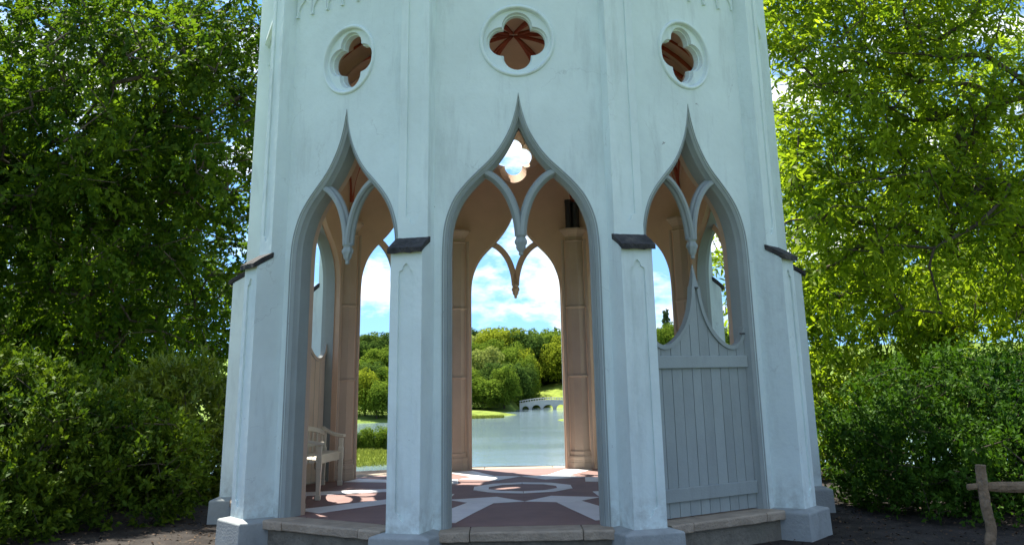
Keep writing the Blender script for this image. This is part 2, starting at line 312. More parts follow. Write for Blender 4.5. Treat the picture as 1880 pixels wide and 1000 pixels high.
def quatrefoil(d, r, k=14):                     # four round lobes: centres at distance d, radius r
    pts = []; t = (d+math.sqrt(max(1e-9, 2*r*r-d*d)))/2; span = math.atan2(t, t-d)     # lobes meet on the diagonals
    for q in range(4):
        c = q*math.pi/2; cx, cz = d*math.cos(c), d*math.sin(c)
        for j in range(k+1):
            g = c-span+2*span*j/k; pts.append((cx+r*math.cos(g), ZQ+cz+r*math.sin(g)))
    return pts
def circ(r, k): return [(r*math.cos(2*math.pi*j/k), ZQ+r*math.sin(2*math.pi*j/k)) for j in range(k)]
def wall_mesh():
    b = MB(); ho, hi = AP*T18, IN*T18
    def outline(t, h, zb): return [(-h, zb)]+archline(t, zb)+[(h, zb), (h, ZT), (-h, ZT)]
    fo, bo = outline(0.15, ho, GZ), outline(0.8, hi, GZ)
    q1 = circ(0.362, 60); qi = [(x*1.5, ZQ+(z-ZQ)*1.5) for x, z in quatrefoil(.15, .15)]
    b.cap([[(x, -AP, z) for x, z in fo], [(x, -AP, z) for x, z in q1]], 0)
    b.cap([[(x, -IN, z) for x, z in bo], [(x, -IN, z) for x, z in qi]], 1)
    mid = [(x, -3.0, z) for x, z in outline(0.15, 3.0*T18, GZ)]; mid2 = [(x, -3.0, z) for x, z in outline(0.8, 3.0*T18, GZ)]
    b.rings([[(x, -AP, z) for x, z in fo], mid], True, m=0); b.rings([mid, mid2], True, m=1); b.rings([mid2, [(x, -IN, z) for x, z in bo]], True, m=1)
    # deep round recess on the outside, splayed four-lobed opening on the inside
    b.rings([[(x, -AP, z) for x, z in q1], [(x*0.97, -AP+0.03, ZQ+(z-ZQ)*0.97) for x, z in q1]], True)
    qf = lambda d, r, y: [(x, y, z) for x, z in quatrefoil(d, r)]
    b.cap([[(x*0.97, -AP+0.03, ZQ+(z-ZQ)*0.97) for x, z in q1], qf(.166, .162, -AP+0.03)], 0)
    b.rings([qf(.166, .162, -AP+0.03), qf(.160, .155, -AP+0.075)], True)
    b.cap([qf(.160, .155, -AP+0.075), qf(.156, .148, -AP+0.075)], 0)
    b.rings([qf(.156, .148, -AP+0.075), qf(.155, .143, -AP+0.14)], True)
    b.rings([qf(.155, .143, -AP+0.14), [(x, -IN, z) for x, z in qi]], True, m=1)
    return b.mesh('wall', ['limewash', 'inner_paint'])
def frame_mesh():
    sec = [(-0.08, 3.15), (-0.08, 3.207), (0.04, 3.210), (0.14, 3.196), (0.30, 3.184), (0.46, 3.178), (0.56, 3.172), (0.60, 3.180), (0.68, 3.178), (0.74, 3.160), (0.86, 3.135), (1.0, 3.115), (1.0, 2.975), (0.3, 2.975)]
    b = MB(); b.rings([[(x, -n, z) for x, z in archline(t, -0.001)] for t, n in sec+[sec[0]]], False); return b.mesh('arch_frame', ['grey_paint', 'inner_paint'], False, 0.85)
def bar_mesh(sx):
    c = catmull([(-.375, 3.345), (-.27, 3.285), (-.175, 3.19), (-.105, 3.08), (-.055, 2.95), (-.025, 2.82), (-.012, 2.69)], 4); rr = []
    for i, p in enumerate(c):
        d = (c[min(i+1, len(c)-1)]-c[max(i-1, 0)]).normalized(); n = Vector((-d.y, d.x)); row = []
        for o, y in ((-.047, -3.11), (-.047, -3.085), (.047, -3.085), (.047, -3.11), (.032, -3.13), (.032, -3.155), (.016, -3.172), (-.016, -3.172), (-.032, -3.155), (-.032, -3.13)):
            q = p+n*o; row.append((sx*q.x, y, q.y))
        rr.append(row)
    b = MB(); b.rings(rr, True, True, True); return b.mesh('tracery_bar', ['grey_paint', 'inner_paint'], False, 0.85)
def pendant_mesh():                             # carved boss: leaf lobes round a bell, ending in a knop
    b = MB(); k = 32; prof = [(.046, 2.74, 0), (.050, 2.71, 0), (.060, 2.70, 0), (.060, 2.685, 0), (.046, 2.675, .0), (.052, 2.655, .2), (.062, 2.632, .26), (.060, 2.61, .26), (.046, 2.588, .2), (.046, 2.568, .22), (.036, 2.545, .2), (.024, 2.528, .1), (.020, 2.518, 0), (.026, 2.506, 0), (.018, 2.492, 0), (.006, 2.486, 0)]
    b.rings([[(r*(1+m_*math.cos(6*2*math.pi*j/k+i*.5)*.6)*math.cos(2*math.pi*j/k), -3.12+r*(1+m_*math.cos(6*2*math.pi*j/k+i*.5)*.6)*math.sin(2*math.pi*j/k)*.8, z) for j in range(k)] for i, (r, z, m_) in enumerate(prof)], True, True, True)
    return b.mesh('pendant', ['grey_paint', 'inner_paint'], True, 0.6)
def ring_mesh():
    b = MB(); k = 60; sec = []
    for a in range(9):
        g = math.pi*a/8; sec.append((0.382+0.022*math.cos(g), AP-0.004+0.028*math.sin(g)))
    b.rings([[(r*math.cos(2*math.pi*j/k), -n, ZQ+r*math.sin(2*math.pi*j/k)) for j in range(k)] for r, n in sec], True)
    return b.mesh('quatrefoil_surround', 'limewash', True)
def corbel_mesh():                              # one small pointed arch of the frieze, ending in a drop
    b = MB(); o = [(-.125, 5.66), (-.125, 5.42), (-.104, 5.42), (-.098, 5.48), (-.07, 5.535), (-.03, 5.575), (0, 5.61), (.03, 5.575), (.07, 5.535), (.098, 5.48), (.104, 5.42), (.124, 5.42), (.124, 5.66)]
    b.plate(o, [], -AP-0.022, -AP+0.01); b.box(-.135, -.098, -AP-0.034, -AP+0.01, 5.395, 5.42); return b.mesh('corbel', 'limewash')
def cornice_mesh():
    b = MB(); h = T18
    b.rings([[(-n*h, -n, z), (n*h, -n, z)] for n, z in ((AP-.02, 5.655), (AP+.05, 5.655), (AP+.09, 5.70), (AP+.09, 5.74), (AP+.03, 5.78), (AP-.02, 5.78))], False); return b.mesh('cornice', 'limewash')
WM, FM, BL, BR, PM, RM, CM, KM = wall_mesh(), frame_mesh(), bar_mesh(1), bar_mesh(-1), pendant_mesh(), ring_mesh(), corbel_mesh(), cornice_mesh()
FACES = [-144, -108, -72, -36, 0, 36, 72, 108, 144, 180]
for th in FACES:
    a = R(th); wl = link('wall', WM, temple, (0, 0, 0), a)
    WORLD[wl.name] = Matrix.Rotation(a, 4, 'Z')
    def sub(name, me, dx=0.0):
        o = link(name, me, None, (0, 0, 0), 0); o.parent = wl; o.location = (dx, 0, 0); return o
    sub('arch_frame', FM); sub('tracery_bar', BL); sub('tracery_bar', BR); sub('pendant', PM); sub('quatrefoil_surround', RM); sub('cornice', KM)
    if abs(th) <= 72:
        for i in range(7): sub('corbel', CM, -0.725+0.2425*i)
# --- buttresses at the ten corners
def panel(hw, z0, z1):
    """tall panel with a small pointed trefoil at head and foot"""
    h = [(hw, z1-.115), (hw*.95, z1-.08), (hw*.62, z1-.066), (hw*.5, z1-.06), (hw*.42, z1-.03), (hw*.2, z1-.012), (0, z1)]
    top = h+[(-x, z) for x, z in reversed(h[:-1])]; bot = [(x, z0+(z1-z)) for x, z in top]
    return top+list(reversed(bot))
def buttress_mesh():
    b = MB()
    b.rings([[(-.165, -n_, z_), (.165, -n_, z_)] for n_, z_ in ((3.20, -.02), (3.615, -.02), (3.615, 2.525), (3.47, 2.605), (3.20, 2.605))], False); b.poly([(-.165, -n_, z_) for n_, z_ in ((3.20, -.02), (3.615, -.02), (3.615, 2.525), (3.47, 2.605), (3.20, 2.605))]); b.poly([(.165, -n_, z_) for n_, z_ in ((3.20, -.02), (3.615, -.02), (3.615, 2.525), (3.47, 2.605), (3.20, 2.605))]); b.plate([(-.165, 0.0), (.165, 0.0), (.165, 2.515), (-.165, 2.515)], [panel(.078, .10, 2.40)], -3.634, -3.615)
    b.box(-.16, .16, -3.464, -3.20, 2.52, ZT); b.plate([(-.16, 2.52), (.16, 2.52), (.16, ZT), (-.16, ZT)], [panel(.078, 2.79, 6.3)], -3.482, -3.464)
    return b.mesh('buttress', 'limewash')
def cap_mesh():
    b = MB(); r = random.Random(4); rr = []; xs = [-.182+.364*i/9 for i in range(10)]
    for x in xs:
        j = lambda s: r.uniform(-s, s)
        rr.append([(x, -3.475, 2.665+j(.003)), (x, -3.60, 2.598+j(.005)), (x, -3.688+j(.004), 2.545+j(.004)), (x, -3.686+j(.005), 2.492+j(.006)), (x, -3.60, 2.545+j(.004)), (x, -3.46, 2.612), (x, -3.455, 2.665)])
    b.rings(rr, True, True, True); return b.mesh('weathering_cap', 'slate')
def plinth_mesh():
    b = MB(); z1, z2 = -0.018, 0.006
    sq = lambda hw, n: [(-hw, -n), (hw, -n), (hw, -3.12), (-hw, -3.12)]
    b.rings([[(x, y, z) for x, y in sq(hw, n)] for hw, n, z in ((.30, 3.735, GZ-.06), (.295, 3.725, z1-.01), (.285, 3.715, z1), (.172, 3.64, z2))], True, True, True)
    return b.mesh('plinth', 'plinth_paint')
BM, SM, LM = buttress_mesh(), cap_mesh(), plinth_mesh()
CORNERS = [18+36*i for i in range(10)]
for c in CORNERS:
    bt = link('buttress', BM, temple, (0, 0, 0), R(c), 0.008)
    for nm, me, bv in (('weathering_cap', SM, 0.004), ('plinth', LM, 0.008)):
        o = link(nm, me, None, bevel=bv); o.parent = bt
# --- columns inside each corner
def column_meshes():
    rot = math.pi/8; cc = (0, -3.055); SY = 0.78; out = {}
    b = MB(); b.lathe([(.160, .02), (.158, 3.36)], 8, c=cc, rot=rot, sy=SY)
    for s in (-1, 1):
        b.lathe([(.030, .02), (.030, 3.36)], 8, c=(s*.185, -3.005))
    out['column'] = b.mesh('column', 'column_paint')
    def ringm(name, prof):
        b = MB(); b.lathe(prof, 8, c=cc, rot=rot, sy=SY); return b.mesh(name, 'column_paint')
    out['column_base'] = ringm('column_base', [(.205, 0), (.205, .085), (.198, .095), (.198, .135), (.208, .15), (.205, .175), (.182, .19), (.178, .215), (.186, .23), (.184, .245), (.160, .255)])
    out['annulet'] = ringm('annulet', [(.158, -.022), (.178, -.014), (.186, 0), (.178, .014), (.158, .022)])
    out['capital'] = ringm('capital', [(.158, 3.325), (.176, 3.332), (.180, 3.345), (.162, 3.358), (.162, 3.405), (.185, 3.44), (.215, 3.465), (.225, 3.48), (.250, 3.50), (.254, 3.53), (.20, 3.535)])
    return out
CMs = column_meshes()
for c in CORNERS:
    cl_ = link('column', CMs['column'], temple, (0, 0, 0), R(c), 0.006)
    for nm, dz in (('column_base', 0), ('annulet', 1.31), ('annulet', 2.33), ('capital', 0)):
        o = link(nm, CMs[nm], None); o.parent = cl_; o.location = (0, 0, dz)
# --- vault with red ribs, and above it unseen roofing added to block sunlight
def vault_z(u, s):
    zw = 3.53+1.86*(max(0, 1-abs(u)))**0.5; return zw+(5.86-zw)*math.sqrt(max(0, 1-(1-s)**2.2))
def vault_pt(u, s, off=0.0):
    n = (IN-0.004)*(1-s)+0.02*s; return (u*n*T18, -n, vault_z(u, s)-off)
b = MB(); NU, NS = 24, 16
us = [math.sin(math.pi/2*(-1+2*i/NU)) for i in range(NU+1)]; ss = [(j/NS)**1.7 for j in range(NS+1)]
for th in FACES:
    ca, sa = math.cos(R(th)), math.sin(R(th))
    b.rings([[(p[0]*ca-p[1]*sa, p[0]*sa+p[1]*ca, p[2]) for p in (vault_pt(u, s) for u in us)] for s in ss], False)
vault = link('vault', b.mesh('vault', 'inner_paint', True), temple)
def rib_mesh(u, r):
    b = MB(); b.tube([vault_pt(u, s, 0.012) for s in [(j/18)**1.8*0.98 for j in range(19)]], r, 6); return b.mesh('rib', 'red_paint', True)
def wallrib_mesh():
    b = MB(); b.tube([vault_pt(math.sin(math.pi/2*(-1+2*i/32))*0.999, 0.006, 0.015) for i in range(33)], 0.022, 6); return b.mesh('rib', 'red_paint', True)
ribs = [rib_mesh(0.97, 0.028), rib_mesh(0.80, 0.018), rib_mesh(-0.80, 0.018), wallrib_mesh()]
for th in FACES:
    for me in ribs:
        o = link('rib', me, None, rz=R(th)); o.parent = vault
b = MB()
for th in FACES:
    a0, a1 = R(th-18), R(th+18); r = (AP-0.1)/math.cos(math.pi/10)
    b.poly([(0, 0, 6.75), (r*math.sin(a0), -r*math.cos(a0), 6.35), (r*math.sin(a1), -r*math.cos(a1), 6.35)])
link('unseen_roof', b.mesh('unseen_roof', 'slate'), temple)
# --- floor: red ground with a white star of stone slabs
b = MB(); n = 3.05/math.cos(math.pi/10); ring0 = [(n*math.sin(R(c)), -n*math.cos(R(c))) for c in CORNERS]
b.rings([[(x, y, -0.09) for x, y in ring0], [(x, y, 0) for x, y in ring0]], True, True, True); floor = link('floor', b.mesh('floor', 'floor_red'), temple)
FC = (0.02, 0.34)
def slab(pts, name='floor_slab', z=0.004, gap=0.004):
    cx = sum(p[0] for p in pts)/len(pts); cy = sum(p[1] for p in pts)/len(pts); b = MB()
    q = []
    for x, y in pts:
        d = math.hypot(x-cx, y-cy); k = max(0.0, 1-gap/d) if d > 0 else 1; q.append((cx+(x-cx)*k-cx, cy+(y-cy)*k-cy))
    b.rings([[(x, y, -0.03) for x, y in q], [(x, y, z) for x, y in q]], True, True, True); return link(name, b.mesh(name, 'floor_stone'), floor, (cx, cy, 0))
def pol(r, deg): return (FC[0]+r*math.sin(R(deg)), FC[1]-r*math.cos(R(deg)))
for c in CORNERS:
    slab([pol(.645, c-18), pol(.645, c+18), pol(.445, c+18), pol(.445, c-18)])
    slab([pol(1.47, c-18), pol(1.72, c), pol(1.47, c+18), pol(1.02, c)])
    # ray running out to the column of that corner
    ex, ey = 2.86*math.sin(R(c)), -2.86*math.cos(R(c)); sx_, sy_ = pol(1.50, c); dx_, dy_ = ex-sx_, ey-sy_; l_ = math.hypot(dx_, dy_); tx, ty = -dy_/l_, dx_/l_
    def ray(t, h): return (sx_+dx_*t+tx*h, sy_+dy_*t+ty*h)
    h0 = 0.15; k = (c*7 % 5)/5*0.25+0.38
    p_, q_ = pol(1.47, c-18), pol(1.47, c+18); o_ = pol(1.72, c)
    def onedge(a, bb, h):                       # where the ray's edge leaves the rhombus
        best = None
        for i in range(41):
            t = i/40; x = a[0]+(bb[0]-a[0])*t; y = a[1]+(bb[1]-a[1])*t; e = abs((x-sx_)*tx+(y-sy_)*ty-h)
            if best is None or e < best[0]: best = (e, (x, y))
        return best[1]
    A, B = onedge(p_, o_, h0), onedge(q_, o_, -h0)
    if math.dist(A, p_) < 0.03: A = onedge(q_, o_, h0)
    e0, e1 = onedge(p_, o_, h0), onedge(q_, o_, h0); A = e0 if abs((e0[0]-sx_)*tx+(e0[1]-sy_)*ty-h0) < abs((e1[0]-sx_)*tx+(e1[1]-sy_)*ty-h0) else e1
    e0, e1 = onedge(p_, o_, -h0), onedge(q_, o_, -h0); B = e0 if abs((e0[0]-sx_)*tx+(e0[1]-sy_)*ty+h0) < abs((e1[0]-sx_)*tx+(e1[1]-sy_)*ty+h0) else e1
    m0, m1 = ray(k, 0.18), ray(k, -0.18)
    slab([A, o_, B, m1, m0]); slab([m0, m1, ray(1.0, -0.215), ray(1.0, 0.215)])
# --- thresholds: three stones under each arch, and the stone base below
OPEN = [0, -36, 36, -72, 72, 108, 144, 180, -144, -108]
def stone(x0, x1, seed):
    r = random.Random(seed); b = MB(); j = lambda: r.uniform(-.006, .006)
    pr = lambda x: [(x, -3.05, -.085), (x, -3.395+j(), -.085+j()*.5), (x, -3.402+j(), -.015), (x, -3.39+j(), 0.0), (x, -3.05, 0.0)]
    n = 6; b.rings([pr(x0+(x1-x0)*i/n) for i in range(n+1)], True, True, True); return b.mesh('threshold_stone', 'step_stone')
STN = [stone(-.80, -.523, 1), stone(-.517, .512, 2), stone(.518, .80, 3)]
b = MB(); b.box(-.82, .82, -3.34, -3.02, GZ-.05, -.0855); BASE = b.mesh('step', 'base_stone')
for th in OPEN:
    st = link('step', BASE, temple, (0, 0, 0), R(th))
    for me in STN:
        o = link('threshold_stone', me, None, bevel=0.008); o.parent = st
# --- boarded screens
TOPC = [(0.0, 2.21), (.045, 2.20), (.062, 2.08), (.10, 1.95), (.16, 1.83), (.24, 1.73), (.34, 1.65), (.44, 1.605), (.53, 1.60), (.61, 1.635), (.665, 1.70), (.697, 1.80)]
def top_z(u):
    return float(np.interp(abs(u), [p[0] for p in TOPC], [p[1] for p in TOPC]))
def screen(th, lab=None):
    par = link('boarded_screen', None, temple, (0, 0, 0), R(th))
    for z0, z1 in ((.15, .272), (1.385, 1.505)):
        b = MB(); b.box(-.697, .697, -3.148, -3.116, z0, z1); o = link('rail', b.mesh('rail', ['grey_paint', 'cream_paint'], False, 0.8), None, bevel=0.006); o.parent = par
    ed = [-.697, -.545, -.405, -.262, -.115, .012, .155, .30, .43, .565, .697]
    for x0, x1 in zip(ed[:-1], ed[1:]):
        x0 += .0035; x1 -= .0035; b = MB(); xs = [x0+(x1-x0)*i/8 for i in range(9)]
        b.plate([(x0, .012), (x1, .012)]+[(x, top_z(x)-.004) for x in reversed(xs)], [], -3.115-random.uniform(0, .002), -3.085)
        o = link('board', b.mesh('board', ['grey_paint', 'cream_paint'], False, 0.8), None); o.parent = par
    for s in (-1, 1):                            # moulded capping along the scooped top
        c = catmull([(s*x, z) for x, z in TOPC[1:]], 3); rr = []
        for i, p in enumerate(c):
            d = (c[min(i+1, len(c)-1)]-c[max(i-1, 0)]).normalized(); nn = Vector((-d.y, d.x))*s
            rr.append([((p+nn*o).x, y, (p+nn*o).y) for o, y in ((-.03, -3.135), (.012, -3.135), (.012, -3.068), (-.03, -3.068))])
        b = MB(); b.rings(rr, True, True, True); o = link('capping', b.mesh('capping', ['grey_paint', 'cream_paint'], False, 0.8), None); o.parent = par
    b = MB(); b.rings([[(-.05, -3.13, 2.19), (.05, -3.13, 2.19), (.05, -3.07, 2.19), (-.05, -3.07, 2.19)], [(-.022, -3.12, 2.31), (.022, -3.12, 2.31), (.022, -3.08, 2.31), (-.022, -3.08, 2.31)], [(-.004, -3.105, 2.43), (.004, -3.105, 2.43), (.004, -3.095, 2.43), (-.004, -3.095, 2.43)]], True, True, True)
    o = link('finial', b.mesh('finial', ['grey_paint', 'cream_paint'], False, 0.8), None); o.parent = par
    for x0, x1, z in ((-.02, .03, 2.19), (.62, .70, 1.73)):
        b = MB(); b.box(x0, x1, -3.142, -3.135, z-.008, z+.008); o = link('bolt', b.mesh('bolt', 'iron'), None); o.parent = par
    return par
for th in (36, 72, -72, -108): screen(th)

# ---------------------------------------------------------------- curved bench inside, on the left
bench = empty('curved_bench', (-2.55, 0.2, 0), 'cream painted curved bench with arms inside the temple against the boarded screen', 'bench')
BC = (0.0, 0.22)
def bp(r, deg, z): return (BC[0]-r*math.cos(R(deg)), BC[1]+r*math.sin(R(deg)), z)
def arcbar(name, r0, r1, a0, a1, z0, z1, n=14, zf=None):
    b = MB(); rr = []
    for i in range(n+1):
        a = a0+(a1-a0)*i/n; dz = zf(i/n) if zf else 0
        rr.append([bp(r0, a, z0+dz), bp(r1, a, z0+dz), bp(r1, a, z1+dz), bp(r0, a, z1+dz)])
    b.rings(rr, True, True, True); return link(name, b.mesh(name, 'bench_paint'), bench, bevel=0.005)
HS = 20.0
for i in range(4): arcbar('seat_slat', 2.50+.076*i, 2.50+.076*i+.068, -HS, HS, .40, .425)
arcbar('apron', 2.515, 2.54, -HS+1.5, HS-1.5, .315, .40)
arcbar('back_rail', 2.755, 2.79, -HS, HS, .70, .76, 20, lambda t: -0.10*(abs(2*t-1)**3)); arcbar('back_rail', 2.76, 2.785, -HS, HS, .50, .54)
for i in range(13):
    a = -HS+2+(2*HS-4)*i/12; arcbar('back_slat', 2.765, 2.78, a-.5, a+.5, .42, .70-0.08*abs(i/6-1)**3, 2)
for s in (-1, 1):
    for r, zt in ((2.52, .60), (2.775, .70)):
        b = MB(); x, y, _ = bp(r, s*(HS-.6), 0)
        b.rings([[(x+dx*h, y+dy*h, z) for dx, dy in ((-1, -1), (1, -1), (1, 1), (-1, 1))] for h, z in ((.030, 0.0), (.032, .05), (.024, .06), (.028, .30), (.033, .34), (.033, .46), (.026, .48), (.028, zt-.02), (.028, zt-.02))], True, True, True)
        link('leg', b.mesh('leg', 'bench_paint'), bench, bevel=0.004)
    b = MB(); rr = []
    for i in range(9):
        t = i/8; r = 2.47+.33*t; z = .595+.10*t**2.2; a0, a1 = s*(HS-.6)-.85, s*(HS-.6)+.85
        rr.append([bp(r, a0, z), bp(r, a1, z), bp(r, a1, z+.035), bp(r, a0, z+.035)])
    b.rings(rr, True, True, True); link('arm', b.mesh('arm', 'bench_paint'), bench, bevel=0.006)

# ---------------------------------------------------------------- black uplighter standing on a capital
ux, uy = 2.95*math.sin(R(162)), -2.95*math.cos(R(162))
upl = empty('uplighter', (ux, uy, 3.535), 'black twin uplighter standing on a column capital inside the temple', 'light')
for dx_, h, r in ((-.055, .44, .052), (.055, .40, .060)):
    b = MB(); b.lathe([(r*.9, 3.536), (r, 3.55), (r, 3.536+h-.05), (r*1.12, 3.536+h-.045), (r*1.12, 3.536+h), (r*.9, 3.536+h)], 14, c=(ux+dx_, uy-.02)); link('housing', b.mesh('housing', 'black_metal', False), upl)
b = MB(); b.box(ux-.11, ux+.12, uy-.06, uy+.05, 3.535, 3.55); link('mounting_plate', b.mesh('mounting_plate', 'black_metal'), upl)

# ---------------------------------------------------------------- split rail fence
fence = empty('split_rail_fence', (3.66, -4.7, GZ), 'weathered oak post and rail fence in front of the clipped bush', 'fence')
def rough_bar(name, path, wx, wz, seed, taper=None):
    r = random.Random(seed); b = MB(); c = catmull(path, 5); rr = []; k = 8; jit = [r.uniform(.88, 1.1) for _ in range(k)]
    for i, p in enumerate(c):
        d = (c[min(i+1, len(c)-1)]-c[max(i-1, 0)]).normalized(); a = d.cross(Vector((0, 1, 0))).normalized(); q = a.cross(d)
        tp = taper(i/(len(c)-1)) if taper else 1
        rr.append([p+tp*(a*math.cos(2*math.pi*(j+.5)/k)*wx+q*math.sin(2*math.pi*(j+.5)/k)*wz)*jit[j]*r.uniform(.95, 1.06) for j in range(k)])
    b.rings(rr, True, True, True); return link(name, b.mesh(name, 'oak'), fence, bevel=0.004)
rough_bar('post', [(3.655, -4.70, .60), (3.65, -4.7, .45), (3.655, -4.70, .28), (3.67, -4.7, .12), (3.64, -4.71, 0.0), (3.65, -4.70, GZ-.1)], .044, .05, 2)
rough_bar('post', [(5.75, -4.72, .62), (5.74, -4.72, .3), (5.75, -4.70, GZ-.1)], .05, .055, 5)
rough_bar('rail', [(3.525, -4.70, .435), (3.62, -4.70, .44), (3.70, -4.70, .435), (4.0, -4.71, .43), (4.7, -4.69, .44), (5.4, -4.7, .42), (5.9, -4.7, .41)], .044, .036, 3, lambda t: .55+.45*min(1, max(0, (t-.25)*6)))

# ---------------------------------------------------------------- foliage
def fast_mesh(name, v, f, m, k=None):
    v = np.asarray(v, np.float32).reshape(-1, 3); f = np.asarray(f, np.int32); k = f.shape[1]
    me = bpy.data.meshes.new(name); me.vertices.add(len(v)); me.vertices.foreach_set('co', v.ravel())
    me.loops.add(f.size); me.loops.foreach_set('vertex_index', f.ravel())
    me.polygons.add(len(f)); me.polygons.foreach_set('loop_start', np.arange(len(f), dtype=np.int32)*k); me.polygons.foreach_set('loop_total', np.full(len(f), k, np.int32))
    me.materials.append(MATS[m]); me.update(calc_edges=True); me.validate(); return me
def unit(a): return a/np.maximum(np.linalg.norm(a, axis=-1, keepdims=True), 1e-9)
def leaves(pos, d, nrm, ln, wd, pts=4, curl=0.12):
    d = unit(d); s = unit(np.cross(d, nrm)); n = np.cross(s, d); ln = ln[:, None]; wd = wd[:, None]
    if pts == 4: tpl = [(0, 0, 0), (.42, -.5, .06), (1, 0, -curl), (.42, .5, .06)]
    else: tpl = [(0, 0, 0), (.28, -.42, .05), (.62, -.40, .02), (1, 0, -curl), (.62, .40, .02), (.28, .42, .05)]
    V = np.stack([pos+d*ln*a+s*wd*b_+n*ln*c for a, b_, c in tpl], 1); M = len(pos)
    return V.reshape(-1, 3), np.arange(M*len(tpl)).reshape(M, len(tpl))
def grow(base, trunk, attract, seed, jitter=0.12, step=0.45):
    """skeleton: a trunk polyline, then every attractor joins the nearest grown node"""
    g = np.random.default_rng(seed); nodes = [np.array(base, float)]; par = [-1]
    for p in trunk:
        p = np.array(p, float); a = nodes[-1]; n = max(1, int(np.linalg.norm(p-a)/step))
        for i in range(n): nodes.append(a+(p-a)*(i+1)/n+(g.normal(0, jitter*.3, 3) if i < n-1 else 0)); par.append(len(nodes)-2)
    top = nodes[-1]; start = max(1, int(len(nodes)*0.35)); A = attract[np.argsort(np.linalg.norm(attract-top, axis=1)*g.uniform(.8, 1.2, len(attract)))]
    arr = np.zeros((len(A)*14+len(nodes), 3)); arr[:len(nodes)] = nodes; cnt = len(nodes); tips = []
    for p in A:
        dv = p-arr[start:cnt]; dd = np.linalg.norm(dv, axis=1)+0.55*np.maximum(0, -dv[:, 2]); j = start+int(np.argmin(dd)); a = arr[j]; dist = np.linalg.norm(p-a); n = min(12, max(1, int(dist/step)))
        sag = np.array([0, 0, 1.0])*dist*0.10; prev = j
        for i in range(n):
            t = (i+1)/n; q = a+(p-a)*t+sag*math.sin(math.pi*t)+(g.normal(0, jitter, 3) if i < n-1 else 0)
            arr[cnt] = q; par.append(prev); prev = cnt; cnt += 1
        tips.append(prev)
    return arr[:cnt], np.array(par), np.array(tips)
def limb_mesh(name, nodes, par, tips, r_tip, powr, r_max, m='bark'):
    w_ = np.zeros(len(nodes)); w_[tips] = 1
    for i in range(len(nodes)-1, 0, -1): w_[par[i]] += w_[i]
    rad = np.minimum(r_tip*np.maximum(w_, 1)**powr, r_max); i = np.arange(1, len(nodes)); a, b_ = nodes[par[i]], nodes[i]
    ra, rb = np.minimum(rad[par[i]], rad[i]*1.5), rad[i]; d = unit(b_-a); s = unit(np.cross(d, np.array([.3, .5, .81]))); q = np.cross(d, s); K = 6; V = []
    for c, r in ((a, ra), (b_, rb)):
        for k in range(K): V.append(c+(s*math.cos(2*math.pi*k/K)+q*math.sin(2*math.pi*k/K))*r[:, None])
    V = np.stack(V, 1); M = len(i); base = np.arange(M)[:, None]*(2*K); F = np.concatenate([base+np.array([k, (k+1) % K, K+(k+1) % K, K+k]) for k in range(K)], 0)
    me = fast_mesh(name, V.reshape(-1, 3), F, m); me.polygons.foreach_set('use_smooth', [True]*len(me.polygons)); return me
def crown_points(blobs, n, seed, shell=0.45, reject=None):
    g = np.random.default_rng(seed); out = []; vol = np.array([b_[1][0]*b_[1][1]*b_[1][2] for b_ in blobs]); pr = vol**0.8/np.sum(vol**0.8)
    while sum(map(len, out)) < n:
        k = g.choice(len(blobs), n, p=pr); c = np.array([b_[0] for b_ in blobs])[k]; r = np.array([b_[1] for b_ in blobs])[k]
        u = unit(g.normal(size=(n, 3))); rad = (shell+(1-shell)*g.random(n)**0.7)[:, None]; p = c+u*r*rad
        if reject is not None: p = p[~reject(p)]
        out.append(p)
    return np.concatenate(out)[:n]
def big_tree(name, label, base, trunk, blobs, n_att, per, ln, wd, spread, m, seed, reject=None, pts=4, rt=.006, powr=.46, rmax=.32, shell=.45, droop=.35, group=None):
    g = np.random.default_rng(seed+1); att = crown_points(blobs, n_att, seed, shell, reject); nodes, par, tips = grow(base, trunk, att, seed)
    t = empty(name, tuple(base), label, 'tree', group)
    link('trunk', limb_mesh('trunk', nodes, par, tips, rt, powr, rmax), t)
    # every twig end carries a few shoots; leaves stand alternately along each shoot
    nl = 13; ns = max(1, per//nl); k = np.repeat(tips, ns); M = len(k); p1 = nodes[k]; p0 = nodes[par[k]]; ax = unit(p1-p0+1e-6)
    o = p0+(p1-p0)*g.random((M, 1))*1.1+g.normal(0, spread*.55, (M, 3)); sd = unit(ax*.55+g.normal(0, .6, (M, 3))+np.array([0, 0, -.10])); sl = g.uniform(.55, 1.25, M)*ln*4.2
    side = unit(np.cross(sd, np.array([0, 0, 1.0])+g.normal(0, .45, (M, 3)))); up_ = np.cross(side, sd)
    t_ = (np.arange(nl)+.5)/nl; sg = np.where(np.arange(nl) % 2 == 0, 1.0, -1.0)
    T = t_[None, :, None]; pos = (o[:, None]+sd[:, None]*sl[:, None, None]*T+np.array([0, 0, -.22])*sl[:, None, None]*T**2+g.normal(0, ln*.10, (M, nl, 3))).reshape(-1, 3)
    d = (sd[:, None]*.75+side[:, None]*sg[None, :, None]*.75+np.array([0, 0, -droop*.6])+g.normal(0, .28, (M, nl, 3))).reshape(-1, 3)
    nr = unit((up_[:, None]+g.normal(0, .42, (M, nl, 3))).reshape(-1, 3))
    if reject is not None: keep = ~reject(pos); pos, d, nr = pos[keep], d[keep], nr[keep]
    s = g.uniform(.7, 1.25, len(pos)); V, F = leaves(pos, d, nr, ln*s, wd*s, pts)
    link('crown', fast_mesh('crown', V, F, m), t)['kind'] = 'stuff'; return t
def near_temple(p): return np.hypot(p[:, 0], p[:, 1]) < 4.25
rejR = lambda p: near_temple(p) | (p[:, 0] < 0.183*(p[:, 1]+13.7)) | (p[:, 2] < 2.0)
rejL = lambda p: near_temple(p) | (p[:, 0] > -0.212*(p[:, 1]+13.7)) | (p[:, 2] < 0.8)
